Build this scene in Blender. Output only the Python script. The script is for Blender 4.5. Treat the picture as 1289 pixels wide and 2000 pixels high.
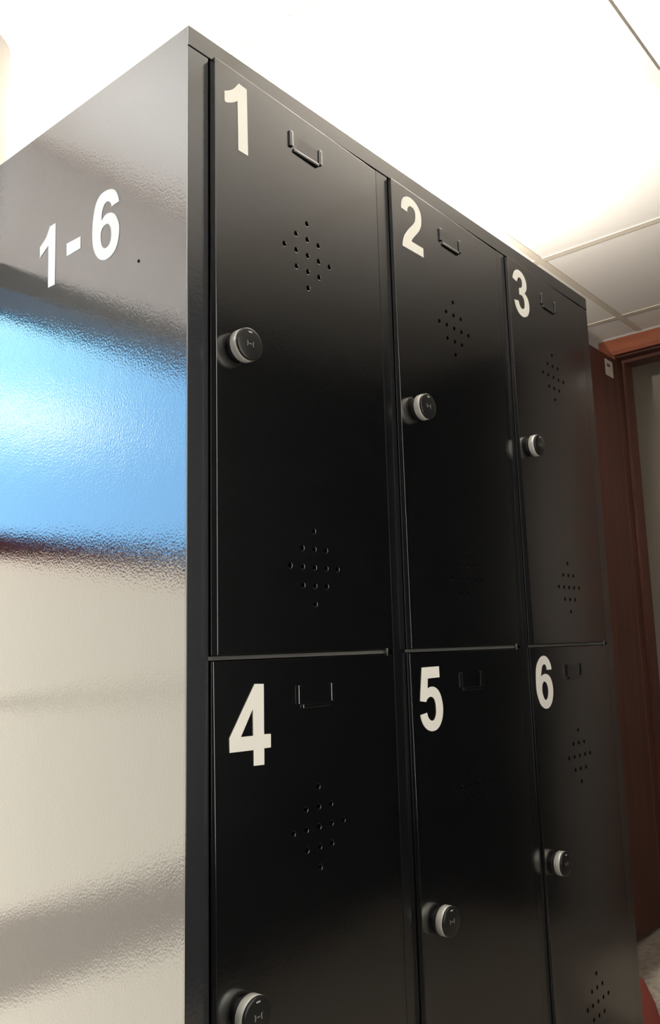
import bpy, bmesh, math, random
from mathutils import Vector, Matrix
random.seed(4)
for o in list(bpy.data.objects): bpy.data.objects.remove(o, do_unlink=True)
S = bpy.context.scene
COL = S.collection
R = math.radians

# ------------------------------------------------------------------ camera
cam = bpy.data.cameras.new('camera'); camo = bpy.data.objects.new('camera', cam); COL.objects.link(camo)
yaw, pitch, roll = R(52.9092), R(9.5845), R(-2.342)
fwd = Vector((math.sin(yaw)*math.cos(pitch), math.cos(yaw)*math.cos(pitch), math.sin(pitch)))
rt = Vector((math.cos(yaw), -math.sin(yaw), 0)); up = rt.cross(fwd)
r2 = rt*math.cos(roll)+up*math.sin(roll); u2 = -rt*math.sin(roll)+up*math.cos(roll)
camo.matrix_world = Matrix(((r2.x, u2.x, -fwd.x, -0.6362), (r2.y, u2.y, -fwd.y, -0.8139), (r2.z, u2.z, -fwd.z, 0.9638), (0, 0, 0, 1)))
cam.sensor_fit = 'VERTICAL'; cam.sensor_height = 36.0; cam.lens = 1645.4/2000*36
cam.shift_x = (644.5-795.4)/2000; cam.shift_y = (995.6-1000)/2000
cam.clip_start = 0.02
S.camera = camo
S.view_settings.view_transform = 'Standard'; S.view_settings.look = 'None'
S.view_settings.exposure = 0.0; S.view_settings.gamma = 1.0
S.view_settings.use_curve_mapping = False

# ------------------------------------------------------------------ sky seen through the window
CLOUD_DIR = (-0.4350, 0.8470, 0.3050)   # sunlit clouds low over the yard
W = bpy.data.worlds.new('sky'); S.world = W; W.use_nodes = True
nt = W.node_tree; bg = nt.nodes['Background']
tc = nt.nodes.new('ShaderNodeTexCoord')
nz = nt.nodes.new('ShaderNodeTexNoise'); nz.inputs['Scale'].default_value = 17.0; nz.inputs['Detail'].default_value = 2.0
nt.links.new(tc.outputs['Generated'], nz.inputs['Vector'])
dp = nt.nodes.new('ShaderNodeVectorMath'); dp.operation = 'DOT_PRODUCT'; dp.inputs[1].default_value = CLOUD_DIR
nt.links.new(tc.outputs['Generated'], dp.inputs[0])
lobe = nt.nodes.new('ShaderNodeMapRange'); lobe.interpolation_type = 'SMOOTHSTEP'
lobe.inputs['From Min'].default_value = 0.9925; lobe.inputs['From Max'].default_value = 0.9995
nt.links.new(dp.outputs['Value'], lobe.inputs['Value'])
sp_ = nt.nodes.new('ShaderNodeMapRange'); sp_.inputs['From Min'].default_value = 0.535; sp_.inputs['From Max'].default_value = 0.66
nt.links.new(nz.outputs['Fac'], sp_.inputs['Value'])
mu = nt.nodes.new('ShaderNodeMath'); mu.operation = 'MULTIPLY'
nt.links.new(lobe.outputs['Result'], mu.inputs[0]); nt.links.new(sp_.outputs['Result'], mu.inputs[1])
m1 = nt.nodes.new('ShaderNodeMix'); m1.data_type = 'RGBA'; m1.inputs['A'].default_value = (1.75, 3.9, 6.5, 1); m1.inputs['B'].default_value = (2.3, 5.4, 7.3, 1)
m2 = nt.nodes.new('ShaderNodeMix'); m2.data_type = 'RGBA'; m2.inputs['B'].default_value = (9.0, 10.0, 10.0, 1)
nt.links.new(lobe.outputs['Result'], m1.inputs['Factor']); nt.links.new(m1.outputs['Result'], m2.inputs['A'])
nt.links.new(mu.outputs['Value'], m2.inputs['Factor']); nt.links.new(m2.outputs['Result'], bg.inputs['Color'])
bg.inputs['Strength'].default_value = 1.0

# ------------------------------------------------------------------ lamps: uplight for the ceiling, plus added fill lamps
HC_, SPOT_POWER = 2.1348, 75.0
def area(name, loc, rot, sx, sy, power, color):
    l = bpy.data.lights.new(name, 'AREA'); l.shape = 'RECTANGLE'; l.size = sx; l.size_y = sy
    l.energy = power; l.color = color
    o = bpy.data.objects.new(name, l); COL.objects.link(o); o.location = loc; o.rotation_euler = rot
    return o
UP_POWER, PANEL_POWER, PEND_POWER, HALL_POWER = 62.0, 11.5, 17.5, 1.9
up_light = area('uplight_lamp', (0.69, 0.30, 1.845), (R(180), 0, 0), 0.46, 0.05, UP_POWER, (1.0, 0.93, 0.835))
front_fill = area('front_fill_lamp', (0.0, -1.225, 1.25), (R(90), 0, 0), 1.3, 1.4, PANEL_POWER, (1.0, 0.94, 0.85))  # added fill panel behind the camera, lights the door fronts
wash_fill = area('wash_fill_pendant', (-0.69, 0.555, 1.628), (R(180), 0, 0), 1.38, 0.06, PEND_POWER, (1.0, 0.97, 0.95))  # added uplight, washes the wall that the side panel mirrors
hall_fill = area('hallway_fill', (2.60, -0.5, 2.09), (0, 0, 0), 0.15, 0.6, HALL_POWER, (1.0, 0.9, 0.8))  # unseen fill added to lift the dim hallway

sl = bpy.data.lights.new('floor_fill_lamp', 'SPOT'); sl.energy = SPOT_POWER; sl.color = (1.0, 0.93, 0.84); sl.spot_size = R(20); sl.spot_blend = 0.25; sl.shadow_soft_size = 0.03
floor_fill = bpy.data.objects.new('floor_fill_lamp', sl); COL.objects.link(floor_fill); floor_fill.location = (1.92, -0.08, HC_-0.02)  # added spot that makes the bright patch on the floor

# ------------------------------------------------------------------ materials
def mat(name, color, rough=0.5, spec=0.5, metal=0.0, ior=1.5, bump=None, var=None, emit=None, coat=0.0):
    m = bpy.data.materials.new(name); m.use_nodes = True
    n = m.node_tree; b = n.nodes['Principled BSDF']
    b.inputs['Base Color'].default_value = (*color, 1); b.inputs['Roughness'].default_value = rough
    b.inputs['Specular IOR Level'].default_value = spec; b.inputs['Metallic'].default_value = metal
    b.inputs['IOR'].default_value = ior; b.inputs['Coat Weight'].default_value = coat
    if emit:
        b.inputs['Emission Color'].default_value = (*emit[0], 1); b.inputs['Emission Strength'].default_value = emit[1]
    t = n.nodes.new('ShaderNodeTexCoord')
    if var:      # (scale tuple, second colour, contrast low, high)
        mp = n.nodes.new('ShaderNodeMapping'); mp.inputs['Scale'].default_value = var[0]
        nn = n.nodes.new('ShaderNodeTexNoise'); nn.inputs['Scale'].default_value = 1.0; nn.inputs['Detail'].default_value = 5
        rr = n.nodes.new('ShaderNodeValToRGB'); rr.color_ramp.elements[0].position = var[2]; rr.color_ramp.elements[1].position = var[3]
        rr.color_ramp.elements[0].color = (*color, 1); rr.color_ramp.elements[1].color = (*var[1], 1)
        n.links.new(t.outputs['Object'], mp.inputs['Vector']); n.links.new(mp.outputs['Vector'], nn.inputs['Vector'])
        n.links.new(nn.outputs['Fac'], rr.inputs['Fac']); n.links.new(rr.outputs['Color'], b.inputs['Base Color'])
    if bump:     # list of (scale, strength, distance)
        prev = None
        for sc, st, di in bump:
            nn = n.nodes.new('ShaderNodeTexNoise'); nn.inputs['Scale'].default_value = sc; nn.inputs['Detail'].default_value = 2
            bp = n.nodes.new('ShaderNodeBump'); bp.inputs['Strength'].default_value = st; bp.inputs['Distance'].default_value = di
            n.links.new(t.outputs['Object'], nn.inputs['Vector']); n.links.new(nn.outputs['Fac'], bp.inputs['Height'])
            if prev: n.links.new(prev.outputs['Normal'], bp.inputs['Normal'])
            prev = bp
        n.links.new(prev.outputs['Normal'], b.inputs['Normal'])
    return m
M = {}
PAINT_IOR = 2.4
M['side'] = mat('gloss_black_side', (0.012, 0.012, 0.014), 0.075, 0.5, ior=2.0, bump=[(300, 0.42, 0.0005), (30, 0.06, 0.003)])
M['paint'] = mat('black_enamel', (0.0035, 0.004, 0.0048), 0.17, 0.5, ior=PAINT_IOR, bump=[(260, 0.12, 0.0004), (4, 0.1, 0.004)])
M['stile'] = mat('black_enamel_frame', (0.006, 0.0065, 0.008), 0.2, 0.5, ior=PAINT_IOR, bump=[(260, 0.15, 0.0004)])
M['stile_lit'] = mat('black_enamel_lit', (0.030, 0.032, 0.037), 0.16, 0.5, ior=PAINT_IOR, bump=[(200, 0.2, 0.0006)])  # lighter copy for the left stile, its grey reflection put into the colour
M['inside'] = mat('dark_interior', (0.003, 0.003, 0.003), 0.9, 0.1)
M['shelf'] = mat('grey_shelf_lip', (0.13, 0.13, 0.12), 0.5)
M['decal'] = mat('white_vinyl', (0.92, 0.90, 0.83), 0.55, 0.3)
M['ring'] = mat('satin_aluminium', (0.80, 0.79, 0.74), 0.38, 0.5, metal=0.35)
M['cap'] = mat('black_plastic_cap', (0.016, 0.016, 0.015), 0.28)
M['collar'] = mat('dark_collar', (0.02, 0.02, 0.02), 0.35)
M['mark'] = mat('grey_print', (0.22, 0.22, 0.2), 0.5)
M['tick'] = mat('light_tick', (0.62, 0.61, 0.56), 0.4)
M['tile'] = mat('ceiling_tile', (0.80, 0.775, 0.73), 0.95, 0.1, bump=[(60, 0.15, 0.002)])
M['grid'] = mat('ceiling_grid', (0.62, 0.56, 0.47), 0.7, 0.2)
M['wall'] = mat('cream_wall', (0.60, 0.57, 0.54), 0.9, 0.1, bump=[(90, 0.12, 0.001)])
M['wall_shade'] = mat('cream_wall_dimmed', (0.40, 0.38, 0.36), 0.9, 0.1, bump=[(90, 0.12, 0.001)])  # cream wall darkened in colour, so it mirrors dimmer in the doors
M['wall_dark'] = mat('charcoal_wall', (0.012, 0.013, 0.014), 0.95, 0.05)
M['hall'] = mat('taupe_wall', (0.42, 0.38, 0.32), 0.9, 0.1, bump=[(70, 0.1, 0.001)])
M['floor'] = mat('speckled_floor', (0.30, 0.26, 0.21), 0.35, 0.4, var=((40, 40, 40), (0.42, 0.38, 0.32), 0.4, 0.6))
M['wood'] = mat('mahogany_casing', (0.28, 0.08, 0.035), 0.35, 0.5, var=((3, 3, 30), (0.20, 0.054, 0.025), 0.4, 0.65))
M['leaf'] = mat('mahogany_leaf', (0.115, 0.043, 0.032), 0.5, 0.2, var=((25, 25, 1.5), (0.085, 0.034, 0.026), 0.35, 0.65))
M['sillwood'] = mat('redbrown_transom', (0.36, 0.045, 0.05), 0.5)
M['cream'] = mat('cream_frame', (0.75, 0.71, 0.63), 0.5)
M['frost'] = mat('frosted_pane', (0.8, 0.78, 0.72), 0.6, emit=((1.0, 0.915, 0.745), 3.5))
M['rail_glow'] = mat('glowing_rail', (0.8, 0.78, 0.72), 0.6, emit=((1.0, 0.88, 0.73), 1.5))  # rail between the panes, given a glow to brighten its reflection
M['column'] = mat('painted_column', (0.20, 0.185, 0.165), 0.6)
M['paper'] = mat('white_label', (0.6, 0.57, 0.50), 0.6)
M['smudge'] = mat('label_print', (0.10, 0.07, 0.06), 0.6)
M['steel'] = mat('grey_steel', (0.12, 0.12, 0.115), 0.5, metal=0.4)
M['red'] = mat('dark_red_fabric', (0.36, 0.09, 0.07), 0.8, 0.2, bump=[(300, 0.3, 0.001)])
M['brown'] = mat('brown_strap', (0.09, 0.035, 0.025), 0.6)
M['housing'] = mat('white_housing', (0.7, 0.7, 0.68), 0.5)
g = bpy.data.materials.new('window_glass'); g.use_nodes = True; n = g.node_tree
for x in list(n.nodes): n.nodes.remove(x)
out = n.nodes.new('ShaderNodeOutputMaterial'); mx = n.nodes.new('ShaderNodeMixShader'); tr = n.nodes.new('ShaderNodeBsdfTransparent')
gl = n.nodes.new('ShaderNodeBsdfGlossy'); gl.inputs['Roughness'].default_value = 0.02; mx.inputs[0].default_value = 0.05
n.links.new(tr.outputs[0], mx.inputs[1]); n.links.new(gl.outputs[0], mx.inputs[2]); n.links.new(mx.outputs[0], out.inputs[0])
M['glass'] = g

# ------------------------------------------------------------------ helpers
def link_mesh(name, bm, m, parent=None, smooth=False):
    me = bpy.data.meshes.new(name)
    bmesh.ops.recalc_face_normals(bm, faces=bm.faces[:])
    bm.to_mesh(me); bm.free()
    for x in (m if isinstance(m, (list, tuple)) else [m]): me.materials.append(x)
    if smooth:
        for p in me.polygons: p.use_smooth = True
    o = bpy.data.objects.new(name, me); COL.objects.link(o)
    if parent: o.parent = parent
    return o
def box(bm, x0, x1, y0, y1, z0, z1, mi=0):
    v = [bm.verts.new((x, y, z)) for x in (x0, x1) for y in (y0, y1) for z in (z0, z1)]
    for f in ((0,1,3,2),(4,6,7,5),(0,4,5,1),(2,3,7,6),(0,2,6,4),(1,5,7,3)):
        fc = bm.faces.new([v[i] for i in f]); fc.material_index = mi
    return v
def boxes(name, m, parent, *bs, bevel=0.0, seg=2):
    bm = bmesh.new()
    for b in bs: box(bm, *b)
    if bevel: bmesh.ops.bevel(bm, geom=bm.edges[:], offset=bevel, segments=seg, affect='EDGES', profile=0.6)
    return link_mesh(name, bm, m, parent)
def empty(name, loc=(0, 0, 0), parent=None):
    o = bpy.data.objects.new(name, None); COL.objects.link(o); o.location = loc; o.empty_display_size = 0.1
    if parent: o.parent = parent
    return o
def tag(o, label=None, cat=None, group=None, kind=None):
    if label: o['label'] = label
    if cat: o['category'] = cat
    if group: o['group'] = group
    if kind: o['kind'] = kind
    return o
def plate(loops, depth, bevel=0.0):
    """filled outline with holes, in local x/z, thickness along y, returned as bmesh"""
    cu = bpy.data.curves.new('outline', 'CURVE'); cu.dimensions = '2D'; cu.fill_mode = 'BOTH'
    cu.extrude = depth/2 - bevel; cu.bevel_depth = bevel; cu.bevel_resolution = 1; cu.offset = -bevel
    for lp in loops:
        sp = cu.splines.new('POLY'); sp.points.add(len(lp)-1); sp.use_cyclic_u = True
        for i, (a, b) in enumerate(lp): sp.points[i].co = (a, b, 0, 1)
    ob = bpy.data.objects.new('outline', cu); COL.objects.link(ob)
    dg = bpy.context.evaluated_depsgraph_get()
    me = bpy.data.meshes.new_from_object(ob.evaluated_get(dg))
    bm = bmesh.new(); bm.from_mesh(me)
    bpy.data.objects.remove(ob, do_unlink=True); bpy.data.meshes.remove(me); bpy.data.curves.remove(cu)
    bmesh.ops.remove_doubles(bm, verts=bm.verts[:], dist=1e-6)
    for v in bm.verts: v.co = Vector((v.co.x, -v.co.z, v.co.y))
    return bm
def lathe(profile, cx, cz, seg=48):
    """profile = [(radius, y)], axis along y"""
    bm = bmesh.new(); rings = []
    for r, y in profile:
        if r < 1e-6: rings.append([bm.verts.new((cx, y, cz))])
        else: rings.append([bm.verts.new((cx+r*math.cos(2*math.pi*i/seg), y, cz+r*math.sin(2*math.pi*i/seg))) for i in range(seg)])
    for a, b in zip(rings[:-1], rings[1:]):
        for i in range(seg):
            j = (i+1) % seg
            if len(a) == 1: bm.faces.new((a[0], b[i], b[j]))
            elif len(b) == 1: bm.faces.new((a[i], b[0], a[j]))
            else: bm.faces.new((a[i], b[i], b[j], a[j]))
    return bm
def smooth_loop(pts, sub=6):
    n = len(pts); out = []
    for i in range(n):
        p0, p1, p2, p3 = pts[i-1], pts[i], pts[(i+1) % n], pts[(i+2) % n]
        out.append((p1[0], p1[1]))
        if p1[2] and p2[2]: continue
        a = p0 if not p1[2] else (2*p1[0]-p2[0], 2*p1[1]-p2[1])
        d = p3 if not p2[2] else (2*p2[0]-p1[0], 2*p2[1]-p1[1])
        if p1[2]: a = (p1[0]-(p2[0]-p1[0])*0.6, p1[1]-(p2[1]-p1[1])*0.6)
        if p2[2]: d = (p2[0]+(p2[0]-p1[0])*0.6, p2[1]+(p2[1]-p1[1])*0.6)
        for k in range(1, sub):
            t = k/sub
            q = [0.5*((2*p1[c])+(-a[c]+p2[c])*t+(2*a[c]-5*p1[c]+4*p2[c]-d[c])*t*t+(-a[c]+3*p1[c]-3*p2[c]+d[c])*t**3) for c in (0, 1)]
            out.append((q[0], q[1]))
    return out
def circle(cx, cz, r, n=20): return [(cx+r*math.cos(2*math.pi*i/n), cz+r*math.sin(2*math.pi*i/n)) for i in range(n)]
def rect(x0, x1, z0, z1): return [(x0, z0), (x1, z0), (x1, z1), (x0, z1)]

GLYPHS = {
  '1': [[[0.0775,1.7508,1],[0.0925,1.7501,1],[0.0937,1.6488,1],[0.0756,1.6489,1],[0.0747,1.7226,1],[0.0688,1.7174,0],[0.0626,1.7133,0],[0.0565,1.7101,0],[0.0523,1.7091,0],[0.051,1.7111,1],[0.0511,1.7248,1],[0.0589,1.7297,0],[0.0659,1.7353,0],[0.0706,1.7409,0],[0.0745,1.7465,0]]],
  '2': [[[0.4479,1.7225,1],[0.4484,1.7294,0],[0.4504,1.737,0],[0.4543,1.743,0],[0.4603,1.7483,0],[0.4704,1.7525,0],[0.4798,1.753,0],[0.4892,1.7509,0],[0.4974,1.7468,0],[0.5033,1.7403,0],[0.5067,1.7341,0],[0.5076,1.7248,0],[0.5062,1.7125,0],[0.5005,1.7014,0],[0.493,1.6922,0],[0.4811,1.6798,0],[0.4754,1.6725,0],[0.4752,1.6697,1],[0.5095,1.67,1],[0.5099,1.6527,1],[0.4469,1.6516,1],[0.4485,1.6608,0],[0.4528,1.6717,0],[0.4595,1.681,0],[0.4695,1.6924,0],[0.4795,1.7025,0],[0.4858,1.7098,0],[0.4889,1.7165,0],[0.4899,1.7237,0],[0.4893,1.7303,0],[0.4859,1.7351,0],[0.4798,1.7369,0],[0.4734,1.736,0],[0.4685,1.7318,0],[0.4661,1.7275,0],[0.4652,1.7217,1]]],
  '3': [[[0.8274,1.7244,1],[0.8285,1.7292,0],[0.8324,1.7374,0],[0.8379,1.7441,0],[0.8461,1.7491,0],[0.8546,1.7513,0],[0.8652,1.7506,0],[0.8744,1.7471,0],[0.8809,1.7416,0],[0.885,1.7353,0],[0.8865,1.7269,0],[0.8855,1.7189,0],[0.8819,1.7119,0],[0.8757,1.7054,1],[0.8842,1.7012,0],[0.8895,1.6953,0],[0.8924,1.6879,0],[0.8933,1.6799,0],[0.8918,1.6712,0],[0.8877,1.6629,0],[0.8807,1.6557,0],[0.8717,1.6511,0],[0.8607,1.6487,0],[0.8491,1.6504,0],[0.8404,1.6552,0],[0.8337,1.6624,0],[0.83,1.6699,0],[0.8285,1.6766,1],[0.8463,1.6798,1],[0.848,1.6744,0],[0.8515,1.6693,0],[0.8564,1.6664,0],[0.8629,1.6663,0],[0.8686,1.669,0],[0.8716,1.6737,0],[0.873,1.6798,0],[0.8722,1.6878,0],[0.8687,1.693,0],[0.8631,1.6962,0],[0.8561,1.6964,0],[0.8518,1.6957,1],[0.8528,1.7102,1],[0.8568,1.7121,0],[0.8605,1.7129,0],[0.8644,1.716,0],[0.8668,1.7202,0],[0.8676,1.7269,0],[0.8659,1.732,0],[0.8621,1.7351,0],[0.8562,1.7353,0],[0.8512,1.733,0],[0.8476,1.7283,0],[0.8439,1.7216,1]]],
  '4': [[[0.1009,0.9323,1],[0.1165,0.9315,1],[0.1154,0.8697,1],[0.1271,0.8691,1],[0.1267,0.8525,1],[0.1152,0.8526,1],[0.1149,0.8329,1],[0.0971,0.8337,1],[0.0974,0.8525,1],[0.0585,0.8535,1],[0.0584,0.8705,1]],[[0.0972,0.902,1],[0.097,0.8697,1],[0.0767,0.8701,1]]],
  '5': [[[0.4525,0.9388,1],[0.5003,0.9391,1],[0.5005,0.9216,1],[0.4672,0.921,1],[0.4654,0.905,1],[0.4708,0.9071,0],[0.4782,0.9079,0],[0.4865,0.9062,0],[0.4946,0.9015,0],[0.5005,0.8945,0],[0.5041,0.8857,0],[0.506,0.8765,0],[0.5059,0.8686,0],[0.5042,0.8602,0],[0.5003,0.8521,0],[0.4944,0.8454,0],[0.4866,0.8408,0],[0.477,0.839,0],[0.4677,0.8399,0],[0.4588,0.8434,0],[0.4511,0.8494,0],[0.4456,0.8575,0],[0.4427,0.8662,1],[0.4612,0.8685,1],[0.4628,0.8631,0],[0.4661,0.8586,0],[0.472,0.8554,0],[0.4783,0.8555,0],[0.4828,0.859,0],[0.4859,0.8653,0],[0.4866,0.8743,0],[0.4856,0.8821,0],[0.4829,0.8877,0],[0.4779,0.8914,0],[0.4717,0.8924,0],[0.4664,0.8909,0],[0.4626,0.8885,0],[0.4598,0.8851,1],[0.4437,0.8874,1]]],
  '6': [[[0.8896,0.9185,1],[0.8874,0.9273,0],[0.8817,0.936,0],[0.8743,0.9421,0],[0.8665,0.9452,0],[0.8584,0.9459,0],[0.8501,0.9444,0],[0.8414,0.9398,0],[0.8331,0.9325,0],[0.828,0.9244,0],[0.825,0.9144,0],[0.8235,0.9007,0],[0.823,0.8869,0],[0.8241,0.8762,0],[0.8286,0.8653,0],[0.835,0.8548,0],[0.8435,0.8486,0],[0.8537,0.845,0],[0.8646,0.8451,0],[0.8732,0.8483,0],[0.881,0.8547,0],[0.8865,0.8633,0],[0.8892,0.8728,0],[0.8899,0.8824,0],[0.8879,0.8923,0],[0.8836,0.9009,0],[0.8762,0.9074,0],[0.867,0.9104,0],[0.8589,0.9109,0],[0.8505,0.9089,0],[0.8441,0.906,1],[0.8456,0.9123,0],[0.8478,0.9185,0],[0.8507,0.9248,0],[0.8553,0.9285,0],[0.8602,0.9296,0],[0.8654,0.9281,0],[0.8684,0.9248,0],[0.8702,0.9183,1]],[[0.8576,0.8964,0],[0.8634,0.8942,0],[0.8681,0.8888,0],[0.8703,0.8804,0],[0.8689,0.8709,0],[0.8653,0.8647,0],[0.8587,0.861,0],[0.8535,0.8624,0],[0.8488,0.8677,0],[0.8458,0.8749,0],[0.8449,0.8825,0],[0.8473,0.8906,0],[0.852,0.8954,0]]],
  'side1': [[[0.3143,1.6284,1],[0.3116,1.5285,1],[0.3302,1.5289,1],[0.3328,1.5986,1],[0.3566,1.5855,1],[0.3576,1.6032,1],[0.3404,1.6138,0],[0.3304,1.6284,1]]],
  'side-': [[[0.2819,1.5835,1],[0.2453,1.5824,1],[0.2445,1.5636,1],[0.2809,1.5631,1]]],
  'side6': [[[0.15,1.6021,1],[0.1537,1.6134,0],[0.1597,1.6223,0],[0.1691,1.6278,0],[0.1808,1.6305,0],[0.1949,1.6293,0],[0.2054,1.6214,0],[0.2113,1.6072,0],[0.2144,1.5876,0],[0.2141,1.5668,0],[0.2106,1.5509,0],[0.2035,1.5383,0],[0.1926,1.5286,0],[0.1796,1.5246,0],[0.1659,1.5265,0],[0.1548,1.5348,0],[0.1496,1.5487,0],[0.1489,1.5641,0],[0.1526,1.5755,0],[0.1609,1.5872,0],[0.1726,1.5929,0],[0.1831,1.5931,0],[0.1923,1.5877,1],[0.1915,1.5999,0],[0.1871,1.6093,0],[0.1802,1.6126,0],[0.1743,1.6108,0],[0.1696,1.6064,0],[0.1678,1.601,1]],[[0.1767,1.5777,0],[0.1696,1.5701,0],[0.1674,1.5592,0],[0.1694,1.5484,0],[0.1756,1.5426,0],[0.1837,1.543,0],[0.1898,1.5489,0],[0.1929,1.5595,0],[0.1924,1.5709,0],[0.1872,1.5771,0]]],
}

# ------------------------------------------------------------------ the room
HC = 2.1348; XL, XR, YF, YB = -1.9, 2.355, -1.30, 0.872
X2, Y2a, Y2b = 2.72, -1.2, 0.95
tag(boxes('floor', M['floor'], None, (XL-.1, X2+.1, YF-.1, Y2b+.1, -0.08, 0.0)), kind='structure')
tag(boxes('ceiling', M['tile'], None, (XL-.1, X2+.1, YF-.1, Y2b+.1, HC+0.0025, HC+0.09)), kind='structure')
gy = [0.304-0.6*k for k in range(0, 3)]; gx = [-1.4254+0.6*k for k in range(0, 7)]
bm = bmesh.new()
for y in gy: box(bm, XL, XR, y-0.012, y+0.012, HC, HC+0.003)
for x in gx: box(bm, x-0.012, x+0.012, YF, YB, HC+0.0002, HC+0.003)
box(bm, 0.030, 0.036, 0.304, YB, HC+0.0004, HC+0.003)
box(bm, XL, XR, YB-0.02, YB, HC+0.0003, HC+0.003)
tag(link_mesh('trim_1', bm, M['grid']), kind='structure')
# recessed shadow seams beside the bars
tag(boxes('wall_left', M['wall_dark'], None, (XL-.1, XL, YF-.1, YB+.1, 0, HC+.0025)), kind='structure')
tag(boxes('wall_front', M['wall_dark'], None, (XL, XR, YF-.1, YF, 0, HC+.0025), (2.25, XR, YF, -.75, 0, HC+.0025)), kind='structure')  # second box is an added pier that keeps the door reflections dark
WX0, WX1, WZ0, WZ1 = -1.55, -0.125, 0.04, 1.76
tag(boxes('wall_back', M['wall'], None, (XL, WX0, YB, YB+.1, 0, HC+.0025), (WX1, XR+.0, YB, YB+.1, 0, HC+.0025),
          (WX0, WX1, YB, YB+.1, WZ1, HC+.0025), (WX0, WX1, YB, YB+.1, 0, WZ0)), kind='structure')
DY0, DY1, DZ = -0.462, 0.405, 2.052
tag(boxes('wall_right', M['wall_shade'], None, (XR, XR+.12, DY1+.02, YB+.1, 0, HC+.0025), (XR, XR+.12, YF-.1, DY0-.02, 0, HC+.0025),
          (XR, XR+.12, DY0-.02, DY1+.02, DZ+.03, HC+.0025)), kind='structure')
# glazed door / window in the back wall (mirrored in the locker side)
w = tag(empty('window_1', (WX0, YB, WZ0)), kind='structure'); w.matrix_world = Matrix.Identity(4)
boxes('window_frame', M['cream'], w, (WX0, WX1, YB+.02, YB+.08, WZ0, WZ0+.03), (WX0, WX0+.04, YB+.02, YB+.08, WZ0, WZ1), (WX1-.03, WX1, YB+.02, YB+.08, WZ0, WZ1))
boxes('window_head', M['steel'], w, (WX0, WX1, YB+.02, YB+.08, WZ1-.032, WZ1))
boxes('transom', M['sillwood'], w, (WX0+.04, WX1-.03, YB+.0, YB+.08, 1.190, 1.236))
boxes('glazing_bar', M['cream'], w, (WX0+.04, WX1-.03, YB+.035, YB+.07, 0.890, 0.898))
boxes('window_pane', M['glass'], w, (WX0+.04, WX1-.03, YB+.045, YB+.049, 1.236, WZ1-.032))
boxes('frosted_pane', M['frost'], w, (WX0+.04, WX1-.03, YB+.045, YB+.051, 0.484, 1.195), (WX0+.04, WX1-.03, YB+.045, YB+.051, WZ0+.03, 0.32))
boxes('lower_panel', M['rail_glow'], w, (WX0+.04, WX1-.03, YB+.043, YB+.051, 0.32, 0.484))
# hallway beyond the doorway
tag(boxes('wall_hallway', M['hall'], None, (X2, X2+.1, Y2a, Y2b, 0, HC+.0025), (XR+.12, X2, Y2b, Y2b+.1, 0, HC+.0025), (XR+.12, X2, Y2a-.1, Y2a, 0, HC+.0025)), kind='structure')
# doorway lining, casing and the open leaf
d = tag(empty('door_1'), kind='structure')
boxes('casing', M['wood'], d, (XR-.018, XR, DY0-.065, DY0+.0, 0, DZ+.012), (XR-.018, XR, DY1, DY1+.062, 0, DZ+.012),
      (XR-.018, XR, DY0-.065, DY1+.062, DZ+.010, 2.123), bevel=0.002, seg=1)
boxes('casing_bead', M['wood'], d, (XR-.025, XR-.018, DY0-.012, DY1+.008, DZ+.004, DZ+.018), bevel=0.002, seg=1)
boxes('door_lining', M['leaf'], d, (XR, XR+.12, DY1, DY1+.02, 0, DZ), (XR, XR+.12, DY0-.02, DY0, 0, DZ), (XR, XR+.12, DY0-.02, DY1+.02, DZ, DZ+.03))
boxes('door_stop', M['leaf'], d, (XR+.045, XR+.12, DY1-.012, DY1, 0, DZ-.012), (XR+.045, XR+.12, DY0, DY0+.012, 0, DZ-.012), (XR+.045, XR+.12, DY0, DY1, DZ-.012, DZ))
leaf = boxes('door_leaf', M['leaf'], d, (XR-.88, XR-.022, 0.398, 0.438, 0.014, 2.036), bevel=0.0015, seg=1)
boxes('door_label', M['paper'], leaf, (2.226, 2.294, 0.3972, 0.398, 1.953, 2.016))
boxes('label_print', M['smudge'], leaf, (2.240, 2.268, 0.3968, 0.3972, 1.990, 2.000))

# round column behind the locker
bm = bmesh.new(); seg = 64
bmesh.ops.create_cone(bm, cap_ends=True, segments=seg, radius1=0.087, radius2=0.087, depth=HC, matrix=Matrix.Translation((0.008, 0.69, HC/2)))
c = link_mesh('column', bm, M['column'])
for p in c.data.polygons: p.use_smooth = abs(p.normal.z) < 0.5
tag(c, 'round beige painted column behind the locker bank, reaching the ceiling', 'column')

# lamps: a bar shining up from the top of the lockers, then unseen fill lamps added for wall, doors and floor
def loc(o):            # keep world coordinates of a mesh built in world space
    o.matrix_parent_inverse = o.parent.matrix_world.inverted() if o.parent else Matrix.Identity(4)
def uplight(x0, x1, y0, y1, z0, z1, lamp, label, wall):
    u = empty('uplight_bar', ((x0+x1)/2, (y0+y1)/2, z0)); bpy.context.view_layer.update()
    t = boxes('lamp_housing', M['housing'], u, (x0, x1, y0, y0+.008, z0, z1), (x0, x1, y0+.008, y1-.008, z0, z0+.008),
              (x0, x1, y1-.008, y1, z0, z1), (x0, x0+.008, y0+.008, y1-.008, z0+.008, z1), (x1-.008, x1, y0+.008, y1-.008, z0+.008, z1)); loc(t)
    lamp.parent = u; loc(lamp); lamp.name = 'lamp'
    tag(u, label, 'lamp')
uplight(.44, .94, .255, .345, 1.8012, 1.852, up_light, 'slim white uplight bar lying on top of the locker bank', None)
u = empty('wash_fill_pendant', (-0.69, 0.555, HC)); bpy.context.view_layer.update()
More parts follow.
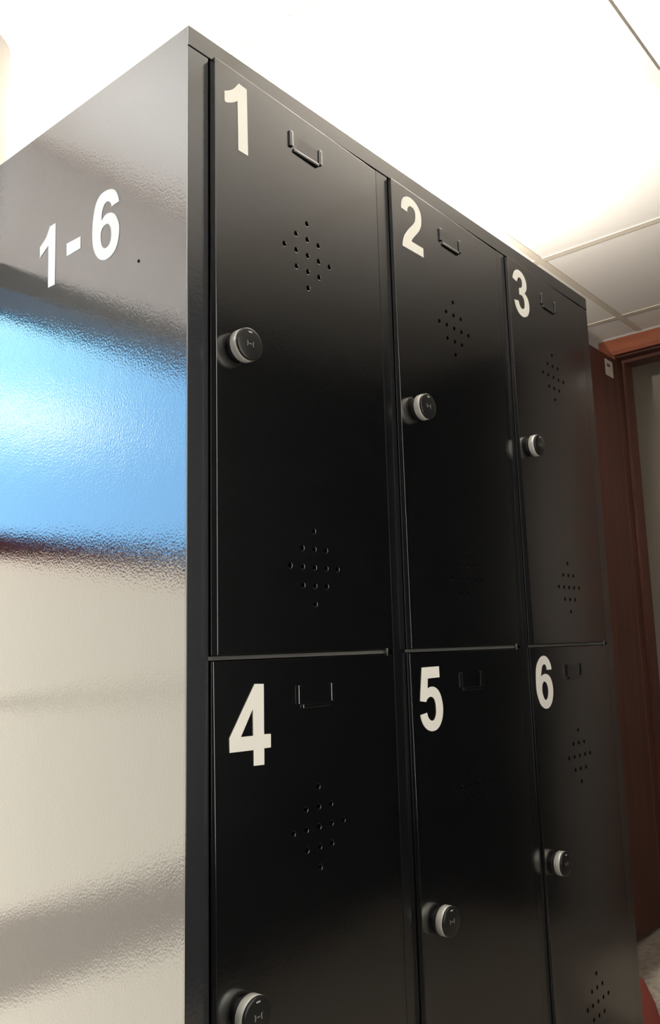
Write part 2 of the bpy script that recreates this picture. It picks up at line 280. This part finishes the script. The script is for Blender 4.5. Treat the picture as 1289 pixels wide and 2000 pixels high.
loc(boxes('lamp_housing', M['housing'], u, (-1.40, .02, .512, .598, 1.592, 1.60), (-1.40, .02, .512, .518, 1.60, 1.635), (-1.40, .02, .592, .598, 1.60, 1.635),
          (-1.40, -1.394, .518, .592, 1.60, 1.635), (.014, .02, .518, .592, 1.60, 1.635)))
for x in (-1.385, -.02): loc(boxes('suspension_rod', M['steel'], u, (x-.003, x+.003, .552, .558, 1.60, HC)))
wash_fill.parent = u; loc(wash_fill); wash_fill.name = 'lamp'
tag(u, 'added fill uplight, long and white, hung from the ceiling in front of the window', 'lamp')
u = empty('front_fill_panel', (0.0, YF, 1.25)); bpy.context.view_layer.update()
loc(boxes('lamp_housing', M['housing'], u, (-.70, .70, YF, YF+.05, 0.5, 2.0), bevel=0.004))
front_fill.parent = u; loc(front_fill); front_fill.name = 'lamp'
tag(u, 'large white fill light panel added on the dark wall facing the lockers', 'lamp')

u = empty('floor_fill_downlight', (1.92, -0.08, HC)); bpy.context.view_layer.update()
h = lathe([(0.030, 0.0), (0.045, 0.0), (0.047, 0.004), (0.045, 0.008), (0.030, 0.008)], 0, 0, 40)
for v in h.verts: v.co = Vector((1.92+v.co.x, -0.08+v.co.z, HC-.008+v.co.y))
loc(link_mesh('trim_ring', h, M['housing'], u, True))
floor_fill.parent = u; loc(floor_fill); floor_fill.name = 'lamp'
tag(u, 'small round white downlight added in the ceiling to brighten the floor by the doorway', 'lamp')

# ------------------------------------------------------------------ the locker bank
W0, W1, DEP, H = 0.0, 1.2, 0.5, 1.8
ZT, ZU0, ZL1, ZL0 = 1.767, 0.9690, 0.9620, 0.162      # upper door top/bottom, lower door top/bottom
COLS = [0.0352, 0.4222, 0.8095]; DW = 0.3535
K = empty('locker_bank')
tag(K, 'black steel locker bank with six numbered doors in two rows', 'locker')
# carcass: side panels, top, back, bottom, plinth
def side_panel(x0, x1):
    bm = bmesh.new(); box(bm, x0, x1, 0.0012, DEP, 0.10, H)
    bmesh.ops.bevel(bm, geom=bm.edges[:], offset=0.0012, segments=3, affect='EDGES', profile=0.5)
    return bm
sp = link_mesh('side_panel', side_panel(W0, 0.012), M['side'], K)
link_mesh('side_panel', side_panel(W1-.012, W1), M['stile'], K)
boxes('top_panel', M['stile'], K, (0.012, W1-.012, 0.0, DEP, H-.012, H-.0004), bevel=0.001)
boxes('back_panel', M['inside'], K, (0.012, W1-.012, DEP-.012, DEP, 0.10, H-.012))
boxes('bottom_panel', M['inside'], K, (0.012, W1-.012, 0.02, DEP-.012, 0.10, 0.112))
boxes('plinth', M['stile'], K, (0.02, W1-.02, 0.03, DEP-.02, 0.0, 0.10))
boxes('divider', M['inside'], K, *[(x-.004, x+.004, 0.022, DEP-.012, 0.112, H-.012) for x in (0.4055, 0.7925)])
boxes('shelf', M['shelf'], K, *[(x-.0012, x+DW-.008, 0.0035, DEP-.012, (ZU0+ZL1)/2-.0022, (ZU0+ZL1)/2+.0026) for x in COLS])
# top rail and stiles of the front frame
boxes('top_rail', M['stile'], K, (0.0001, W1-.0001, -0.0008, 0.02, 1.7705, H-.0002), bevel=0.0008)
ed = [0.0001, *[v for x in COLS for v in (x-.0018, x+DW+.0018)], W1-.0001]
for i in range(0, len(ed), 2):
    boxes('stile', M['stile_lit'] if i == 0 else M['stile'], K, (ed[i], ed[i+1], 0.0, 0.021, 0.112, 1.7698), bevel=0.0008)
boxes('bottom_rail', M['stile'], K, (0.0005, W1-.0005, 0.0002, 0.021, 0.10, 0.158), bevel=0.0008)
boxes('frame_back', M['inside'], K, (0.012, W1-.012, 0.021, 0.024, 1.758, 1.79))
bm = lathe([(0, -0.0006), (0.0022, -0.0006), (0.0022, 0.0004)], 0, 0, 12)
for v in bm.verts: v.co = Vector((v.co.y, 0.1028+v.co.x, 1.4971+v.co.z))
link_mesh('rivet_hole', bm, M['inside'], sp)

# digits
def glyph(key, yfun, name, parent, m, side=False):
    loops = [smooth_loop(l) for l in GLYPHS[key]]
    bm = plate(loops, 0.0006, 0.0)
    if side:
        for v in bm.verts: v.co = Vector((-0.0003+v.co.y, v.co.x, v.co.z))
    else:
        for v in bm.verts: v.co.y += yfun(v.co.x, v.co.z)-.0003
    return link_mesh(name, bm, m, parent)
glyph('side1', None, 'digit', sp, M['decal'], True)
glyph('side-', None, 'dash', sp, M['decal'], True)
glyph('side6', None, 'digit', sp, M['decal'], True)

#        column, z0, z1, P at top, P at bottom, knob x, knob z
DOORS = {'1': (0, ZU0, ZT, .0125, .0139, 0.0725, 1.3640), '2': (1, ZU0, ZT, .0078, .0113, 0.4685, 1.3655), '3': (2, ZU0, ZT, .0075, .0118, 0.8510, 1.3655),
         '4': (0, ZL0, ZL1, .0060, .0180, 0.0755, 0.5625), '5': (1, ZL0, ZL1, .0066, .0130, 0.4670, 0.5620), '6': (2, ZL0, ZL1, .0030, .0090, 0.8480, 0.5635)}
for k, (ci, z0, z1, pt, pb, kx, kz) in DOORS.items():
    x0 = COLS[ci]; x1 = x0+DW
    def yf(x, z, x0=x0, z0=z0, z1=z1, pt=pt, pb=pb):
        t = (x-x0)/DW; s = (z1-z)/(z1-z0)
        return -((pt+(pb-pt)*s)*(1-t)+0.0012*t)
    vx = x0+0.1775
    holes = []
    for vz in (z1-.2205, z0+.1155):
        for a in range(-2, 3):
            for b in range(-2, 3):
                if abs(a)+abs(b) <= 2: holes.append(circle(vx+a*.0245, vz+b*.0254, 0.0036 if abs(b) < 5 else 0))
    bm = plate([rect(x0, x1, z0, z1)]+holes, 0.018, 0.0007)
    for v in bm.verts: v.co.y += 0.009+yf(v.co.x, v.co.z)
    bm.normal_update()
    for f in bm.faces:        # vent hole walls coloured near-black, standing in for the shade inside
        cc = f.calc_center_median()
        if abs(f.normal.y) < 0.4 and x0+.05 < cc.x < x1-.05 and z0+.03 < cc.z < z1-.03: f.material_index = 1
    door = link_mesh('locker_door', bm, [M['paint'], M['inside']], K)
    # the sheet metal is slightly twisted: give the flat face the normals of the smooth surface
    me = door.data; nn = []
    for p in me.polygons:
        front = abs(p.normal.y) > 0.99
        for li in p.loop_indices:
            if front:
                c_ = me.vertices[me.loops[li].vertex_index].co; e = .01
                n_ = Vector(((yf(c_.x+e, c_.z)-yf(c_.x-e, c_.z))/(2*e), -1, (yf(c_.x, c_.z+e)-yf(c_.x, c_.z-e))/(2*e))).normalized()
                nn.append(n_ if p.normal.y < 0 else -n_)
            else: nn.append(p.normal.copy())
    me.normals_split_custom_set(nn)
    # card holder: pressed tabs
    hx, hz = x0+0.1415, z1-.0665
    bm = bmesh.new()
    for (a0, a1, b0, b1) in ((0.0, 0.0065, 0.006, 0.031), (0.0085, 0.0625, 0.0, 0.0055), (0.0645, 0.071, 0.006, 0.031)):
        xx0, xx1, zz0, zz1 = hx+a0, hx+a1, hz+b0, hz+b1
        y = yf((xx0+xx1)/2, (zz0+zz1)/2)
        tmp = bmesh.new(); box(tmp, xx0, xx1, y-.0034, y+.001, zz0, zz1)
        bmesh.ops.bevel(tmp, geom=tmp.edges[:], offset=0.0011, segments=2, affect='EDGES', profile=0.5)
        me = bpy.data.meshes.new('t'); tmp.to_mesh(me); tmp.free(); bm.from_mesh(me); bpy.data.meshes.remove(me)
    y = yf(hx+.035, hz+.018)
    box(bm, hx+.009, hx+.062, y-.0005, y+.002, hz+.0055, hz+.030)
    link_mesh('card_holder', bm, M['paint'], door)
    door['label'] = 'black locker door with white number ' + k
    glyph(k, yf, 'number', door, M['decal'])['label'] = 'white stick-on number ' + k
    # electronic cam lock
    y = yf(kx, kz)
    link_mesh('lock_collar', lathe([(0.0, y+.002), (0.0185, y+.002), (0.0185, y-.0055), (0.0172, y-.006), (0.0172, y-.008), (0.0, y-.008)], kx, kz), M['collar'], door, False)
    link_mesh('lock_ring', lathe([(0.0, y-.0078), (0.0208, y-.0078), (0.0218, y-.0088), (0.0218, y-.0192), (0.0212, y-.0200), (0.0, y-.0200)], kx, kz, 64), M['ring'], door, True)['label'] = 'silvery white lock ring'
    link_mesh('lock_cap', lathe([(0.0, y-.0198), (0.0212, y-.0198), (0.0216, y-.0204), (0.0216, y-.0226), (0.0208, y-.0236), (0.0190, y-.0240), (0.0, y-.0240)], kx, kz, 64), M['cap'], door, True)
    yy = y-.0242
    boxes('tick_mark', M['tick'], door, (kx-.0030, kx+.0030, yy, yy+.0005, kz+.0150, kz+.0166))
    bm = bmesh.new()
    box(bm, kx-.0022, kx+.0022, yy, yy+.0005, kz-.0006, kz+.0006)
    for s in (-1, 1):
        pts = []
        for i in range(9):
            a = R(-38+76*i/8)
            pts.append((kx+s*(0.0016+0.0085-0.0048*math.cos(a)), kz+0.0058*math.sin(a), 0.0012*math.cos(a)+.0003))
        for p, q in zip(pts[:-1], pts[1:]):
            v = [bm.verts.new(c_) for c_ in ((p[0], yy, p[1]), (p[0]+s*-1*p[2]-s*.0002, yy, p[1]), (q[0]+s*-1*q[2]-s*.0002, yy, q[1]), (q[0], yy, q[1]))]
            bm.faces.new(v)
    link_mesh('signal_mark', bm, M['mark'], door)
# hinge pins showing in the gap between the upper and lower doors
for x in COLS:
    bm = bmesh.new()
    bmesh.ops.create_cone(bm, cap_ends=True, segments=14, radius1=.0018, radius2=.0018, depth=.011, matrix=Matrix.Translation((x+DW-.017, -0.0024, (ZU0+ZL1)/2)))
    link_mesh('hinge_pin', bm, M['steel'], K, True)

# ------------------------------------------------------------------ dark red bag standing on the floor behind the locker's end
bg_ = empty('bag', (1.325, 0.10, 0.0)); bpy.context.view_layer.update()
bm = bmesh.new(); prof = [(0.0, .098, .06), (0.03, .104, .075), (0.08, .094, .07), (0.13, .081, .06), (0.18, .063, .04), (0.20, .035, .012)]
rings = []
for z, hw, hd in prof:
    ring = []
    for i in range(28):
        a = 2*math.pi*i/28; ca, sa = math.cos(a), math.sin(a)
        ring.append(bm.verts.new((1.325+hw*math.copysign(abs(ca)**.6, ca), 0.10+hd*math.copysign(abs(sa)**.6, sa), z+.002)))
    rings.append(ring)
for a, b in zip(rings[:-1], rings[1:]):
    for i in range(28): bm.faces.new((a[i], a[(i+1) % 28], b[(i+1) % 28], b[i]))
bm.faces.new(rings[0][::-1]); bm.faces.new(rings[-1])
o = link_mesh('bag_body', bm, M['red'], bg_, True); loc(o)
o = boxes('buckle', M['brown'], bg_, (1.412, 1.436, 0.085, 0.10, 0.068, 0.095), bevel=.004); loc(o)
tag(bg_, 'dark red bag on the floor between the locker end and the open door', 'bag')
